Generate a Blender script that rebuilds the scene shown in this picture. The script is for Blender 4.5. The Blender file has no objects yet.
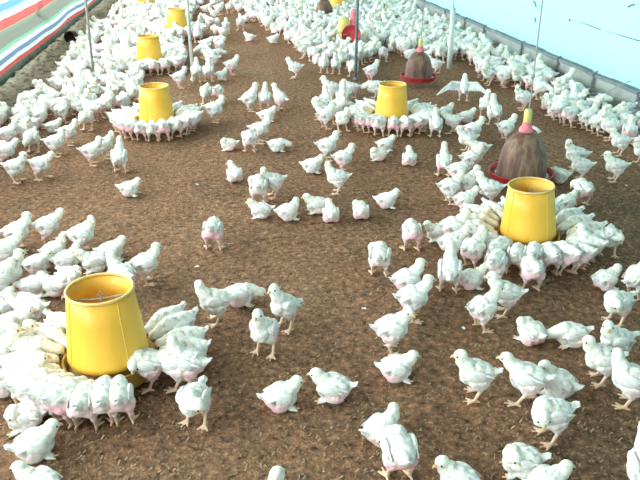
import bpy, bmesh, math, random
import numpy as np
from mathutils import Vector, Matrix, noise, Euler

random.seed(7)
sc = bpy.context.scene
COL = sc.collection
PI = math.pi

# ------------------------------------------------------------------ camera
FPX, CAM_H = 720.0, 1.75
PITCH = math.atan(330 / FPX)
YAW = math.atan((110 / FPX) / math.sqrt(1 + (330 / FPX) ** 2))
FW = Vector((math.sin(YAW) * math.cos(PITCH), math.cos(YAW) * math.cos(PITCH), -math.sin(PITCH)))
RT = Vector((math.cos(YAW), -math.sin(YAW), 0))
UP = RT.cross(FW)
FLAT = Vector((math.sin(YAW), math.cos(YAW), 0))
cam = bpy.data.cameras.new('camera')
cam.sensor_width = 36
cam.lens = FPX / 640 * 36
cam.clip_end = 200
cam_o = bpy.data.objects.new('camera', cam)
COL.objects.link(cam_o)
cam_o.matrix_world = Matrix.Translation((0, 0, CAM_H)) @ Matrix((RT, UP, -FW)).transposed().to_4x4()
sc.camera = cam_o

# ------------------------------------------------------------------ light: overcast daylight through the open left side
w = bpy.data.worlds.new('daylight')
sc.world = w
w.use_nodes = True
w.node_tree.nodes['Background'].inputs[0].default_value = (0.81, 0.98, 0.985, 1)
w.node_tree.nodes['Background'].inputs[1].default_value = 12.5
pl = bpy.data.lights.new('opening_portal', 'AREA')
pl.shape = 'RECTANGLE'
pl.size, pl.size_y = 40, 2.2
pl.cycles.is_portal = True
plo = bpy.data.objects.new('opening_portal', pl)
COL.objects.link(plo)
plo.location = (-2.62, 15, 1.85)
plo.rotation_euler = (PI / 2, 0, -PI / 2)
sc.view_settings.view_transform = 'Standard'
sc.view_settings.look = 'None'
sc.view_settings.gamma = 1
sc.view_settings.exposure = 0.12
sc.view_settings.use_curve_mapping = False
sc.cycles.use_denoising = True
sc.cycles.max_bounces = 6
sc.cycles.diffuse_bounces = 4


def ground(x, y, z=0.0):
    d = FW + RT * ((x - 320) / FPX) + UP * ((240 - y) / FPX)
    return Vector((0, 0, CAM_H)) + d * ((z - CAM_H) / d.z)


def project(p):
    v = Vector(p) - Vector((0, 0, CAM_H))
    zc = v.dot(FW)
    return 320 + FPX * v.dot(RT) / zc, 240 - FPX * v.dot(UP) / zc


# ------------------------------------------------------------------ materials
def mat(name):
    m = bpy.data.materials.new(name)
    m.use_nodes = True
    nt = m.node_tree
    return m, nt, nt.nodes['Principled BSDF']


def N(nt, kind, **kw):
    n = nt.nodes.new(kind)
    for k, v in kw.items():
        if k.startswith('_'):
            n.inputs[k[1:].replace('_', ' ')].default_value = v
        else:
            setattr(n, k, v)
    return n


def ramp(nt, stops):
    r = nt.nodes.new('ShaderNodeValToRGB')
    el = r.color_ramp.elements
    while len(el) < len(stops):
        el.new(0.5)
    for e, (p, c) in zip(el, stops):
        e.position = p
        e.color = (*c, 1)
    return r


def noise_mat(name, stops, scale=8.0, rough=.8, detail=6, bump=0.0, bscale=60.0, spec=.2, stretch=None):
    m, nt, b = mat(name)
    tc = N(nt, 'ShaderNodeTexCoord')
    src = tc.outputs['Object']
    if stretch:
        mp = N(nt, 'ShaderNodeMapping')
        mp.inputs['Scale'].default_value = stretch
        nt.links.new(src, mp.inputs['Vector'])
        src = mp.outputs['Vector']
    n = N(nt, 'ShaderNodeTexNoise', _Scale=scale, _Detail=detail, _Roughness=.6)
    nt.links.new(src, n.inputs['Vector'])
    r = ramp(nt, stops)
    nt.links.new(n.outputs['Fac'], r.inputs['Fac'])
    nt.links.new(r.outputs['Color'], b.inputs['Base Color'])
    b.inputs['Roughness'].default_value = rough
    b.inputs['Specular IOR Level'].default_value = spec
    if bump:
        n2 = N(nt, 'ShaderNodeTexNoise', _Scale=bscale, _Detail=4.0)
        nt.links.new(src, n2.inputs['Vector'])
        bp = N(nt, 'ShaderNodeBump', _Strength=bump, _Distance=.01)
        nt.links.new(n2.outputs['Fac'], bp.inputs['Height'])
        nt.links.new(bp.outputs['Normal'], b.inputs['Normal'])
    return m


def plain(name, col, rough=.6, spec=.3):
    return noise_mat(name, [(.3, tuple(c * .88 for c in col)), (.7, col)], 14, rough, 4, 0, 60, spec)


def mat_feather():
    m, nt, b = mat('white_down')
    at = N(nt, 'ShaderNodeAttribute', attribute_name='tint')
    sep = N(nt, 'ShaderNodeSeparateColor')
    nt.links.new(at.outputs['Color'], sep.inputs['Color'])
    oi = N(nt, 'ShaderNodeObjectInfo')
    tc = N(nt, 'ShaderNodeTexCoord')
    n = N(nt, 'ShaderNodeTexNoise', _Scale=38.0, _Detail=4.0)
    nt.links.new(tc.outputs['Object'], n.inputs['Vector'])
    # dirt and down streaks
    r = ramp(nt, [(.28, (.46, .40, .33)), (.45, (.76, .74, .68)), (.78, (.90, .89, .85))])
    nt.links.new(n.outputs['Fac'], r.inputs['Fac'])
    # each bird has its own share of bare pink skin
    mr = N(nt, 'ShaderNodeMapRange')
    nt.links.new(oi.outputs['Random'], mr.inputs['Value'])
    mr.inputs['From Min'].default_value = .1
    mr.inputs['From Max'].default_value = 1
    mr.inputs['To Min'].default_value = .12
    mr.inputs['To Max'].default_value = 1.0
    mu = N(nt, 'ShaderNodeMath', operation='MULTIPLY')
    nt.links.new(sep.outputs['Red'], mu.inputs[0])
    nt.links.new(mr.outputs['Result'], mu.inputs[1])
    mx = N(nt, 'ShaderNodeMix', data_type='RGBA')
    nt.links.new(mu.outputs[0], mx.inputs['Factor'])
    nt.links.new(r.outputs['Color'], mx.inputs[6])
    mx.inputs[7].default_value = (.86, .48, .52, 1)
    mx2 = N(nt, 'ShaderNodeMix', data_type='RGBA')
    nt.links.new(sep.outputs['Green'], mx2.inputs['Factor'])
    nt.links.new(mx.outputs[2], mx2.inputs[6])
    mx2.inputs[7].default_value = (.93, .89, .68, 1)
    nt.links.new(mx2.outputs[2], b.inputs['Base Color'])
    b.inputs['Roughness'].default_value = .9
    b.inputs['Specular IOR Level'].default_value = .1
    bp = N(nt, 'ShaderNodeBump', _Strength=.35, _Distance=.004)
    n2 = N(nt, 'ShaderNodeTexNoise', _Scale=130.0, _Detail=3.0)
    nt.links.new(tc.outputs['Object'], n2.inputs['Vector'])
    nt.links.new(n2.outputs['Fac'], bp.inputs['Height'])
    nt.links.new(bp.outputs['Normal'], b.inputs['Normal'])
    return m


M_DOWN = mat_feather()
M_LEG = plain('shank_skin', (.78, .52, .36), .55)
M_BEAK = plain('beak_horn', (.80, .50, .24), .4)
M_EYE = plain('eye_dark', (.02, .018, .016), .15, .6)
M_WING = noise_mat('wing_feather', [(.3, (.64, .61, .56)), (.65, (.89, .88, .85))], 60, .85, 4, .3, 200, .1, (1, 1, 3))
M_TAN_YEL = noise_mat('yellow_plastic', [(.25, (.72, .37, .035)), (.5, (.84, .46, .05)), (.8, (.90, .53, .08))], 5, .42, 5, .06, 40, .4, (1, 1, .35))
M_RIM = noise_mat('yellow_rim_worn', [(.35, (.70, .44, .12)), (.7, (.84, .60, .24))], 20, .5)
M_PAN = noise_mat('feed_pan_plastic', [(.3, (.42, .24, .06)), (.7, (.66, .42, .08))], 12, .6)
M_FEED = noise_mat('feed_mash', [(.35, (.30, .18, .07)), (.65, (.55, .36, .15))], 120, .95, 4, .5, 200)
M_BELL = noise_mat('dirty_bell_plastic', [(.30, (.055, .028, .030)), (.44, (.15, .075, .055)), (.54, (.26, .16, .10)), (.62, (.13, .07, .055)), (.74, (.34, .22, .16))],
                   9, .6, 7, .15, 50, .3, (1, 1, .22))
M_RED = noise_mat('red_plastic', [(.3, (.40, .025, .03)), (.7, (.62, .06, .07))], 15, .45)
M_PINK = noise_mat('faded_red_plastic', [(.3, (.66, .12, .16)), (.7, (.80, .28, .28))], 15, .5)
M_YELV = plain('yellow_valve_plastic', (.72, .60, .20), .45)
M_ROPE = plain('grey_cord', (.35, .33, .30), .9)
M_POST = noise_mat('weathered_pale_post', [(.3, (.55, .60, .57)), (.7, (.74, .79, .75))], 12, .85, 6, .3, 60, .2, (1, 1, .15))
M_PIPE = noise_mat('pale_pipe', [(.3, (.50, .52, .50)), (.7, (.70, .72, .70))], 12, .5)
M_DPOST = noise_mat('dark_pole_paint', [(.3, (.10, .14, .16)), (.7, (.20, .26, .28))], 12, .6)
M_CEM = noise_mat('grey_cement', [(.25, (.27, .29, .28)), (.5, (.38, .40, .37)), (.8, (.46, .47, .43))], 4, .9, 8, .3, 40)
M_CEMTOP = noise_mat('cement_ledge', [(.3, (.16, .19, .20)), (.7, (.26, .29, .30))], 6, .9, 8, .3, 40)
M_LOWW = noise_mat('dark_greenish_cement', [(.25, (.07, .085, .07)), (.55, (.14, .16, .13)), (.8, (.20, .21, .17))], 5, .95, 8, .5, 30)  # cement in an overall dark greenish tone
M_DEB = noise_mat('dry_debris', [(.25, (.13, .10, .07)), (.5, (.27, .23, .16)), (.8, (.42, .37, .28))], 18, .95, 8, .6, 60)
M_ROOF = noise_mat('roof_sheet_white', [(.3, (.30, .30, .29)), (.7, (.42, .42, .41))], 2, .8)
M_BLACK = plain('dark_stain', (.06, .06, .07), .8)
M_DARKPOT = noise_mat('charred_clay', [(.3, (.045, .03, .028)), (.7, (.11, .07, .06))], 20, .8, 6, .4)
M_FLAKE = noise_mat('husk_flake', [(.3, (.20, .11, .065)), (.5, (.38, .24, .14)), (.75, (.56, .40, .25))], 40, .9, 4)
M_FEATH = plain('loose_feather_white', (.92, .91, .87), .9)


def mat_floor():
    m, nt, b = mat('brown_litter')
    tc = N(nt, 'ShaderNodeTexCoord')
    src = tc.outputs['Object']
    big = N(nt, 'ShaderNodeTexNoise', _Scale=.9, _Detail=5.0, _Roughness=.6)
    mid = N(nt, 'ShaderNodeTexNoise', _Scale=34.0, _Detail=6.0, _Roughness=.75)
    vor = N(nt, 'ShaderNodeTexVoronoi', _Scale=75.0)
    for t in (big, mid, vor):
        nt.links.new(src, t.inputs['Vector'])
    rb = ramp(nt, [(.30, (.24, .148, .092)), (.48, (.335, .182, .110)), (.60, (.345, .195, .118)), (.74, (.36, .250, .160))])
    nt.links.new(big.outputs['Fac'], rb.inputs['Fac'])
    rm = ramp(nt, [(.32, (.15, .16, .16)), (.45, (.70, .71, .70)), (.55, (1.05, 1.0, .95)), (.67, (2.1, 2.0, 1.8))])
    nt.links.new(mid.outputs['Fac'], rm.inputs['Fac'])
    mul = N(nt, 'ShaderNodeMix', data_type='RGBA', blend_type='MULTIPLY')
    mul.inputs['Factor'].default_value = 1
    nt.links.new(rb.outputs['Color'], mul.inputs[6])
    nt.links.new(rm.outputs['Color'], mul.inputs[7])
    rv = ramp(nt, [(.0, (1.25, 1.2, 1.1)), (.45, (.8, .8, .8))])
    nt.links.new(vor.outputs['Color'], rv.inputs['Fac'])
    mul2 = N(nt, 'ShaderNodeMix', data_type='RGBA', blend_type='MULTIPLY')
    mul2.inputs['Factor'].default_value = .6
    nt.links.new(mul.outputs[2], mul2.inputs[6])
    nt.links.new(rv.outputs['Color'], mul2.inputs[7])
    nt.links.new(mul2.outputs[2], b.inputs['Base Color'])
    b.inputs['Roughness'].default_value = .95
    b.inputs['Specular IOR Level'].default_value = .08
    bp = N(nt, 'ShaderNodeBump', _Strength=1.0, _Distance=.025)
    nt.links.new(mid.outputs['Fac'], bp.inputs['Height'])
    nt.links.new(bp.outputs['Normal'], b.inputs['Normal'])
    return m


M_FLOOR = mat_floor()


def mat_tarp():
    m, nt, b = mat('striped_tarpaulin')
    uv = N(nt, 'ShaderNodeUVMap', uv_map='UVMap')
    sx = N(nt, 'ShaderNodeSeparateXYZ')
    nt.links.new(uv.outputs['UV'], sx.inputs['Vector'])
    W, R, B, G, O = (.80, .82, .80), (.62, .10, .09), (.15, .22, .38), (.26, .52, .34), (.26, .28, .22)  # dark olive is the shade in the tucked fold, painted as a band
    stops = [(0, R), (.10, W), (.165, B), (.225, W), (.275, G), (.31, O), (.44, (.50, .46, .36)), (.47, R), (.60, W), (.66, (.45, .5, .5)),
             (.70, (.16, .36, .62)), (.80, W), (.85, R), (.93, B)]
    r = ramp(nt, stops)
    r.color_ramp.interpolation = 'CONSTANT'
    nz = N(nt, 'ShaderNodeTexNoise', _Scale=6.0, _Detail=3.0)
    ad = N(nt, 'ShaderNodeMath', operation='MULTIPLY_ADD')
    nt.links.new(nz.outputs['Fac'], ad.inputs[0])
    ad.inputs[1].default_value = .02
    nt.links.new(sx.outputs['Y'], ad.inputs[2])
    nt.links.new(ad.outputs[0], r.inputs['Fac'])
    nt.links.new(r.outputs['Color'], b.inputs['Base Color'])
    b.inputs['Roughness'].default_value = .5
    tr = N(nt, 'ShaderNodeBsdfTranslucent')
    nt.links.new(r.outputs['Color'], tr.inputs['Color'])
    mx = N(nt, 'ShaderNodeMixShader')
    mx.inputs['Fac'].default_value = .10
    nt.links.new(b.outputs[0], mx.inputs[1])
    nt.links.new(tr.outputs[0], mx.inputs[2])
    nt.links.new(mx.outputs[0], nt.nodes['Material Output'].inputs['Surface'])
    return m


def mat_sheet():
    m, nt, b = mat('white_curtain_sheet')
    b.inputs['Base Color'].default_value = (.60, .86, .87, 1)
    b.inputs['Roughness'].default_value = .6
    tr = N(nt, 'ShaderNodeBsdfTranslucent')
    tr.inputs['Color'].default_value = (.050, .108, .111, 1)
    mx = N(nt, 'ShaderNodeMixShader')
    mx.inputs['Fac'].default_value = .55
    nt.links.new(b.outputs[0], mx.inputs[1])
    nt.links.new(tr.outputs[0], mx.inputs[2])
    nt.links.new(mx.outputs[0], nt.nodes['Material Output'].inputs['Surface'])
    return m


M_TARP = mat_tarp()
M_SHEET = mat_sheet()


# ------------------------------------------------------------------ object helpers
def link(name, me, m=None, parent=None, smooth=False):
    if isinstance(me, bmesh.types.BMesh):
        bm = me
        me = bpy.data.meshes.new(name)
        bm.to_mesh(me)
        bm.free()
    if m is not None:
        me.materials.append(m)
    if smooth:
        me.shade_smooth()
    o = bpy.data.objects.new(name, me)
    COL.objects.link(o)
    if parent:
        o.parent = parent
    return o


def tag(o, label, cat, group=None):
    o['label'] = label
    o['category'] = cat
    if group:
        o['group'] = group
    return o


def empty(name, loc, rz=0):
    o = bpy.data.objects.new(name, None)
    o.empty_display_size = .05
    COL.objects.link(o)
    o.location = loc
    o.rotation_euler = (0, 0, rz)
    return o


def box(bm, c, s, rot=None):
    r = bmesh.ops.create_cube(bm, size=1)
    M = Matrix.Translation(c) @ (rot.to_matrix().to_4x4() if rot else Matrix()) @ Matrix.Diagonal((*s, 1))
    bmesh.ops.transform(bm, matrix=M, verts=r['verts'])
    return r['verts']


def lathe(bm, prof, seg=40, c=(0, 0, 0), closed=False):
    rings = []
    for r, z in prof:
        if r < 1e-6:
            rings.append([bm.verts.new((c[0], c[1], c[2] + z))])
        else:
            rings.append([bm.verts.new((c[0] + r * math.cos(2 * PI * i / seg), c[1] + r * math.sin(2 * PI * i / seg), c[2] + z)) for i in range(seg)])
    pairs = list(zip(rings, rings[1:]))
    if closed:
        pairs.append((rings[-1], rings[0]))
    for a, b in pairs:
        for i in range(seg):
            j = (i + 1) % seg
            if len(a) == 1 and len(b) == 1:
                continue
            if len(a) == 1:
                bm.faces.new((a[0], b[j], b[i]))
            elif len(b) == 1:
                bm.faces.new((a[i], a[j], b[0]))
            else:
                bm.faces.new((a[i], a[j], b[j], b[i]))
    bmesh.ops.recalc_face_normals(bm, faces=bm.faces[:])


def tube(bm, pts, rad, seg=8):
    pts = [Vector(p) for p in pts]
    rads = rad if isinstance(rad, (list, tuple)) else [rad] * len(pts)
    rings = []
    for i, p in enumerate(pts):
        d = (pts[min(i + 1, len(pts) - 1)] - pts[max(i - 1, 0)]).normalized()
        a = d.cross(Vector((0, 0, 1)) if abs(d.z) < .9 else Vector((1, 0, 0))).normalized()
        b = d.cross(a)
        rings.append([bm.verts.new(p + (a * math.cos(2 * PI * k / seg) + b * math.sin(2 * PI * k / seg)) * rads[i]) for k in range(seg)])
    for r0, r1 in zip(rings, rings[1:]):
        for k in range(seg):
            bm.faces.new((r0[k], r0[(k + 1) % seg], r1[(k + 1) % seg], r1[k]))
    bm.faces.new(rings[0][::-1])
    bm.faces.new(rings[-1])


def ball(bm, c, r, rot=None, u=14, v=9):
    R = bmesh.ops.create_uvsphere(bm, u_segments=u, v_segments=v, radius=1)
    r = r if isinstance(r, (tuple, list)) else (r, r, r)
    M = Matrix.Translation(c) @ (rot.to_4x4() if rot is not None else Matrix()) @ Matrix.Diagonal((*r, 1))
    bmesh.ops.transform(bm, matrix=M, verts=R['verts'])
    return R['verts']


def cap(bm, a, b, ra, rb, n=5):
    a, b = Vector(a), Vector(b)
    for i in range(n + 1):
        t = i / n
        ball(bm, a.lerp(b, t), ra + (rb - ra) * t, None, 10, 7)


# ------------------------------------------------------------------ the shed
XL, XR, Y0, Y1, EAVE = -2.31, 3.76, -3.0, 33.0, 2.65


def structure(o):
    o['kind'] = 'structure'
    return o


bm = bmesh.new()
bmesh.ops.create_grid(bm, x_segments=170, y_segments=230, size=1)
for v in bm.verts:
    x = (XL - .2) + (v.co.x + 1) / 2 * (XR + .25 - XL + .2 - .0)
    t = (v.co.y + 1) / 2
    y = Y0 + (Y1 - Y0) * t ** 1.35
    z = .010 * noise.noise((x * 2.2, y * 2.2, 0)) + .006 * noise.noise((x * 9, y * 9, 3)) - .008
    v.co = (x, y, z)
structure(link('floor', bm, M_FLOOR, None, True))

# right side: low cement wall, ledge, white curtain sheet above
bm = bmesh.new()
box(bm, (XR + .11, (Y0 + Y1) / 2, .095), (.22, Y1 - Y0, .25))
wr = structure(link('wall_right', bm, M_CEM))
bm = bmesh.new()
n = 90
for i in range(n):
    y0 = Y0 + (Y1 - Y0) * i / n
    y1 = Y0 + (Y1 - Y0) * (i + 1) / n
    dz = .004 * math.sin(i * 2.3)
    box(bm, (XR + .085, (y0 + y1) / 2, .236 + dz), (.21, y1 - y0 + .004, .032))
link('ledge', bm, M_CEMTOP, wr)
me_tie = None
for k, (tx, ty) in enumerate([(523, 52), (559, 66), (596, 76), (485, 36), (466, 25), (640, 98), (446, 18)]):
    d = FW + RT * ((tx - 320) / FPX) + UP * ((240 - ty) / FPX)
    yy = (Vector((0, 0, CAM_H)) + d * (XR / d.x)).y
    if me_tie is None:
        bm = bmesh.new()
        tube(bm, [(-.012, 0, -.10), (-.02, .008, -.05), (-.014, -.004, 0), (-.028, 0, .045), (.02, 0, .07)], [.012, .014, .016, .012, .01], 6)
        me_tie = bpy.data.meshes.new('wall_tie')
        bm.to_mesh(me_tie)
        bm.free()
        me_tie.materials.append(M_CEMTOP)
    t = bpy.data.objects.new('wall_tie', me_tie)
    COL.objects.link(t)
    t.parent = wr
    t.location = (XR - .01, yy, .205)
bm = bmesh.new()
nu, nv = 340, 14
vs = [[None] * (nv + 1) for _ in range(nu + 1)]
for i in range(nu + 1):
    y = Y0 + (Y1 - Y0) * i / nu
    for j in range(nv + 1):
        z = .25 + (EAVE - .25) * j / nv
        vs[i][j] = bm.verts.new((XR + .05 + .012 * noise.noise((y * 1.4, z * .9, 2)) + .006 * noise.noise((y * 6, z * 1.2, 5)), y, z))
for i in range(nu):
    for j in range(nv):
        bm.faces.new((vs[i][j], vs[i][j + 1], vs[i + 1][j + 1], vs[i + 1][j]))
sheet = structure(link('wall_right_curtain', bm, M_SHEET, None, True))


def on_wall(px_, py_, X=XR + .03):
    d = FW + RT * ((px_ - 320) / FPX) + UP * ((240 - py_) / FPX)
    return Vector((0, 0, CAM_H)) + d * (X / d.x)


bm = bmesh.new()
for seg in ([(577, 21), (588, 25), (600, 29.5)], [(603, 32.5), (606, 31.3), (612, 32.5), (625, 37), (640, 41)]):
    tube(bm, [on_wall(*p) for p in seg], [.002] * (len(seg) - 2) + [.005, .006], 6)
link('seam_cord', bm, M_CEMTOP, sheet)
for pts in ([(628, 7), (631, 5), (634, 4.4)], [(533, 1), (535, 3), (536, 7)], [(535, 18), (535.3, 22)], [(569, 19.5), (570, 21)], [(446, 9.5), (448, 10)]):
    bm = bmesh.new()
    tube(bm, [on_wall(*p) for p in pts], .009, 6)
    link('curtain_clip', bm, M_CEMTOP, sheet)

# left side: dark low wall, striped tarpaulin hanging slack above it
bm = bmesh.new()
nu = 220
prof = [(-.02, -.02), (.0, .05), (-.015, .10), (-.03, .19), (-.16, .20), (-.2, -.02)]
rows = []
for i in range(nu + 1):
    y = Y0 + (Y1 - Y0) * i / nu
    rows.append([bm.verts.new((XL + px_ + .012 * noise.noise((y * 5, k, 1)), y, pz + .01 * noise.noise((y * 4, k, 9)))) for k, (px_, pz) in enumerate(prof)])
for a, b in zip(rows, rows[1:]):
    for k in range(len(prof) - 1):
        bm.faces.new((a[k], a[k + 1], b[k + 1], b[k]))
structure(link('wall_left', bm, M_LOWW, None, True))

bm = bmesh.new()
uvl = bm.loops.layers.uv.new('UVMap')
nu, nv = 420, 40
vs, H = [], .82
for i in range(nu + 1):
    y = Y0 + (Y1 - Y0) * i / nu
    row = []
    for j in range(nv + 1):
        t = j / nv
        # lower belly swings into the shed, then a fold tucks back, then the upper sheet
        x = XL + .035 + .05 * math.sin(min(1, t / .34) * PI) * (1 if t < .34 else 0)
        if t >= .34:
            x = XL - .02 - .05 * math.sin(min(1, (t - .34) / .13) * PI) + .04 * max(0, (t - .47))
        x += .014 * noise.noise((y * 1.7, t * 3, 1)) + .006 * noise.noise((y * 7, t * 4, 5))
        z = .17 + H * t + .018 * noise.noise((y * .8, 0, 7)) * (1 - t) - .02 * math.sin(y * 1.05) ** 2 * (1 - t)
        row.append(bm.verts.new((x, y, z)))
    vs.append(row)
for i in range(nu):
    for j in range(nv):
        f = bm.faces.new((vs[i][j], vs[i + 1][j], vs[i + 1][j + 1], vs[i][j + 1]))
        for l, (a, b) in zip(f.loops, ((i, j), (i + 1, j), (i + 1, j + 1), (i, j + 1))):
            l[uvl].uv = (a / nu * 30, b / nv)
tarp = link('striped_tarpaulin', bm, M_TARP, None, True)
tag(tarp, 'striped red, white, blue and green tarpaulin curtain hung along the open side', 'tarpaulin')
bm = bmesh.new()
tube(bm, [(XL - .005, Y0, .17 + H), (XL - .005, Y1, .17 + H)], .02, 8)
link('hem_pole', bm, M_PIPE, tarp)
for y in np.arange(-1.5, 30, 3.0):
    pst = structure(link('trim_%d' % (int((y + 1.5) / 3) + 1), (lambda b: (box(b, (XL - .12, y, EAVE / 2), (.12, .12, EAVE)), b)[1])(bmesh.new()), M_POST))

# debris bank at the foot of the left wall
bm = bmesh.new()
nu, nv = 260, 10
rows = []
for i in range(nu + 1):
    y = 4.8 + 15 * i / nu
    wdt = .42 + .22 * noise.noise((y * 1.1, 0, 4))
    row = []
    for j in range(nv + 1):
        t = j / nv
        z = (.06 * (1 - t) ** 1.6) + .03 * noise.noise((y * 5, t * 3, 8)) * (1 - t * .6) + .015 * noise.noise((y * 16, t * 9, 2))
        row.append(bm.verts.new((XL + .02 + wdt * t, y, max(z, -.02) if j < nv else -.03)))
    rows.append(row)
for a, b in zip(rows, rows[1:]):
    for k in range(nv):
        bm.faces.new((a[k], a[k + 1], b[k + 1], b[k]))
rng = random.Random(3)
for k in range(420):
    y = rng.uniform(4.8, 15)
    x = XL + .03 + abs(rng.gauss(0, .22))
    if x > XL + .62:
        continue
    s = rng.uniform(.012, .035)
    t = max(0, 1 - (x - XL) / .45)
    vv = ball(bm, (x, y, .055 * t ** 1.6 + s * .2), (s * rng.uniform(.8, 1.8), s, s * .7), Euler((0, 0, rng.uniform(0, 6))).to_matrix(), 6, 4)
    for v in vv:
        v.co += Vector((rng.gauss(0, .1), rng.gauss(0, .1), rng.gauss(0, .1))) * s
o = link('debris_bank', bm, M_DEB, None, False)
o['kind'] = 'stuff'
o['label'] = 'bank of dry brown debris along the foot of the tarpaulin side'
o['category'] = 'debris'

# dark pot lying in the debris
p = ground(57, 44)
bm = bmesh.new()
lathe(bm, [(0, 0), (.085, .0), (.12, .04), (.125, .10), (.105, .15), (.112, .165), (.10, .165), (.094, .148), (.112, .10), (.108, .045), (.075, .012), (0, .012)], 24)
pot = link('dark_pot', bm, M_DARKPOT, None, True)
pot.location = (-2.05, p.y, .09)
pot.scale = (.75, .75, .75)
pot.rotation_euler = (PI / 2 - .15, 0, -.25)
tag(pot, 'dark round hollow pot lying on its side in the debris under the tarpaulin', 'pot')

# roof and end walls (they shade the inside, as in the real shed)
bm = bmesh.new()
box(bm, ((XL + XR) / 2 - .1, (Y0 + Y1) / 2, EAVE + .05), (XR - XL + 1.0, Y1 - Y0 + .4, .06))
structure(link('ceiling', bm, M_ROOF))
for nm, yy in (('wall_back', Y1 + .06), ('wall_front', Y0 - .06)):
    bm = bmesh.new()
    box(bm, ((XL + XR) / 2, yy, EAVE / 2), (XR - XL + .3, .1, EAVE + .04))
    structure(link(nm, bm, M_ROOF))


# ------------------------------------------------------------------ feeders
def make_feeder():
    root = empty('chick_feeder', (0, 0, 0))
    bm = bmesh.new()
    lathe(bm, [(0, .004), (.155, .004), (.168, .02), (.179, .090), (.185, .094), (.185, .098), (.175, .096), (.164, .036), (.15, .024), (0, .024)], 44)
    link('feed_pan', bm, M_PAN, root, True)
    bm = bmesh.new()
    lathe(bm, [(.04, .0245), (.152, .0245), (.166, .064), (.14, .076), (.10, .088), (.04, .09)], 36)
    fd = link('feed', bm, M_FEED, root, True)
    fd['kind'] = 'stuff'
    # hopper: slightly faceted open cone with wall thickness
    bm = bmesh.new()
    seg = 48
    def ring(r, z):
        out = []
        for i in range(seg):
            a = 2 * PI * i / seg
            k = (a % (2 * PI / 12)) - PI / 12
            rr = r * (.985 + .015 / max(.9, math.cos(k)) ) * (1 + .004 * math.cos(12 * a))
            out.append(bm.verts.new((rr * math.cos(a), rr * math.sin(a), z)))
        return out
    rs = [ring(r, z) for r, z in [(.155, .108), (.1605, .110), (.160, .13), (.1585, .135), (.141, .29), (.1275, .402), (.1245, .402), (.138, .29), (.155, .135)]]
    for a, b in zip(rs, rs[1:] + rs[:1]):
        for i in range(seg):
            bm.faces.new((a[i], a[(i + 1) % seg], b[(i + 1) % seg], b[i]))
    bmesh.ops.recalc_face_normals(bm, faces=bm.faces[:])
    hop = link('hopper', bm, M_TAN_YEL, root, True)
    for k in range(4):
        a = .35 + k * PI / 2
        bm = bmesh.new()
        tube(bm, [((.1595 - (.032 * t)) * math.cos(a), (.1595 - .032 * t) * math.sin(a), .125 + .275 * t) for t in (0, .5, 1)], .0032, 6)
        link('seam_rib', bm, M_TAN_YEL, hop)
    bm = bmesh.new()
    lathe(bm, [(.1235, .398), (.130, .398), (.1325, .402), (.1325, .408), (.130, .411), (.125, .411), (.1225, .408)], 48, closed=True)
    link('rim', bm, M_RIM, hop, True)
    bm = bmesh.new()
    tube(bm, [(-.125, .02, .37), (.0, .0, .36), (.125, -.02, .37)], .004, 8)
    link('cross_rod', bm, M_ROPE, root)
    bm = bmesh.new()
    tube(bm, [(0, 0, .025), (0, 0, .37)], .006, 10)
    tube(bm, [(0, .0, .365), (.011, 0, .38), (0, 0, .392), (-.011, 0, .38), (0, 0, .365)], .003, 6)
    link('hanging_rod', bm, M_ROPE, root)
    bm = bmesh.new()
    lathe(bm, [(0, .19), (.03, .192), (.10, .175), (.149, .165)], 36)
    f2 = link('feed_fill', bm, M_FEED, root, True)
    f2['kind'] = 'stuff'
    return root


def copy_tree(o, parent=None):
    c = o.copy()
    COL.objects.link(c)
    if parent:
        c.parent = parent
    for ch in list(o.children):
        copy_tree(ch, c)
    return c


FEED = [((112, 375), .3, 1.0, 'large yellow hopper feeder nearest the viewer, ringed by chicks'),
        ((526.5, 249), 0.0, .95, 'yellow hopper feeder directly in front of the large brown bell drinker'),
        ((391, 126), 1.8, .92, 'yellow hopper feeder in mid shed in front of the smaller brown bell drinker'),
        ((158, 130), 2.3, .95, 'yellow hopper feeder second along the tarpaulin-side row'),
        ((151, 70), .7, .98, 'yellow hopper feeder third along the tarpaulin-side row'),
        ((178, 37), 2.9, 1.0, 'small distant yellow feeder fourth along the tarpaulin-side row'),
        ((338, 13), 1.4, 1.0, 'distant yellow feeder behind the farthest dark bell drinker'),
        ((147, 11), 1.4, 1.0, 'farthest yellow feeder cut by the top edge of the view')]
fproto = make_feeder()
FPOS = []
for i, (p, rz, s, lab) in enumerate(FEED):
    o = fproto if i == 0 else copy_tree(fproto)
    g = ground(*p)
    FPOS.append(g)
    o.location = (g.x, g.y, 0)
    o.rotation_euler.z = rz
    o.scale = (s, s, s)
    tag(o, lab, 'feeder', 'yellow hopper feeders')
    if i == 1:      # hangs a little askew
        o.rotation_euler = (0, -.055, rz)


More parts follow.
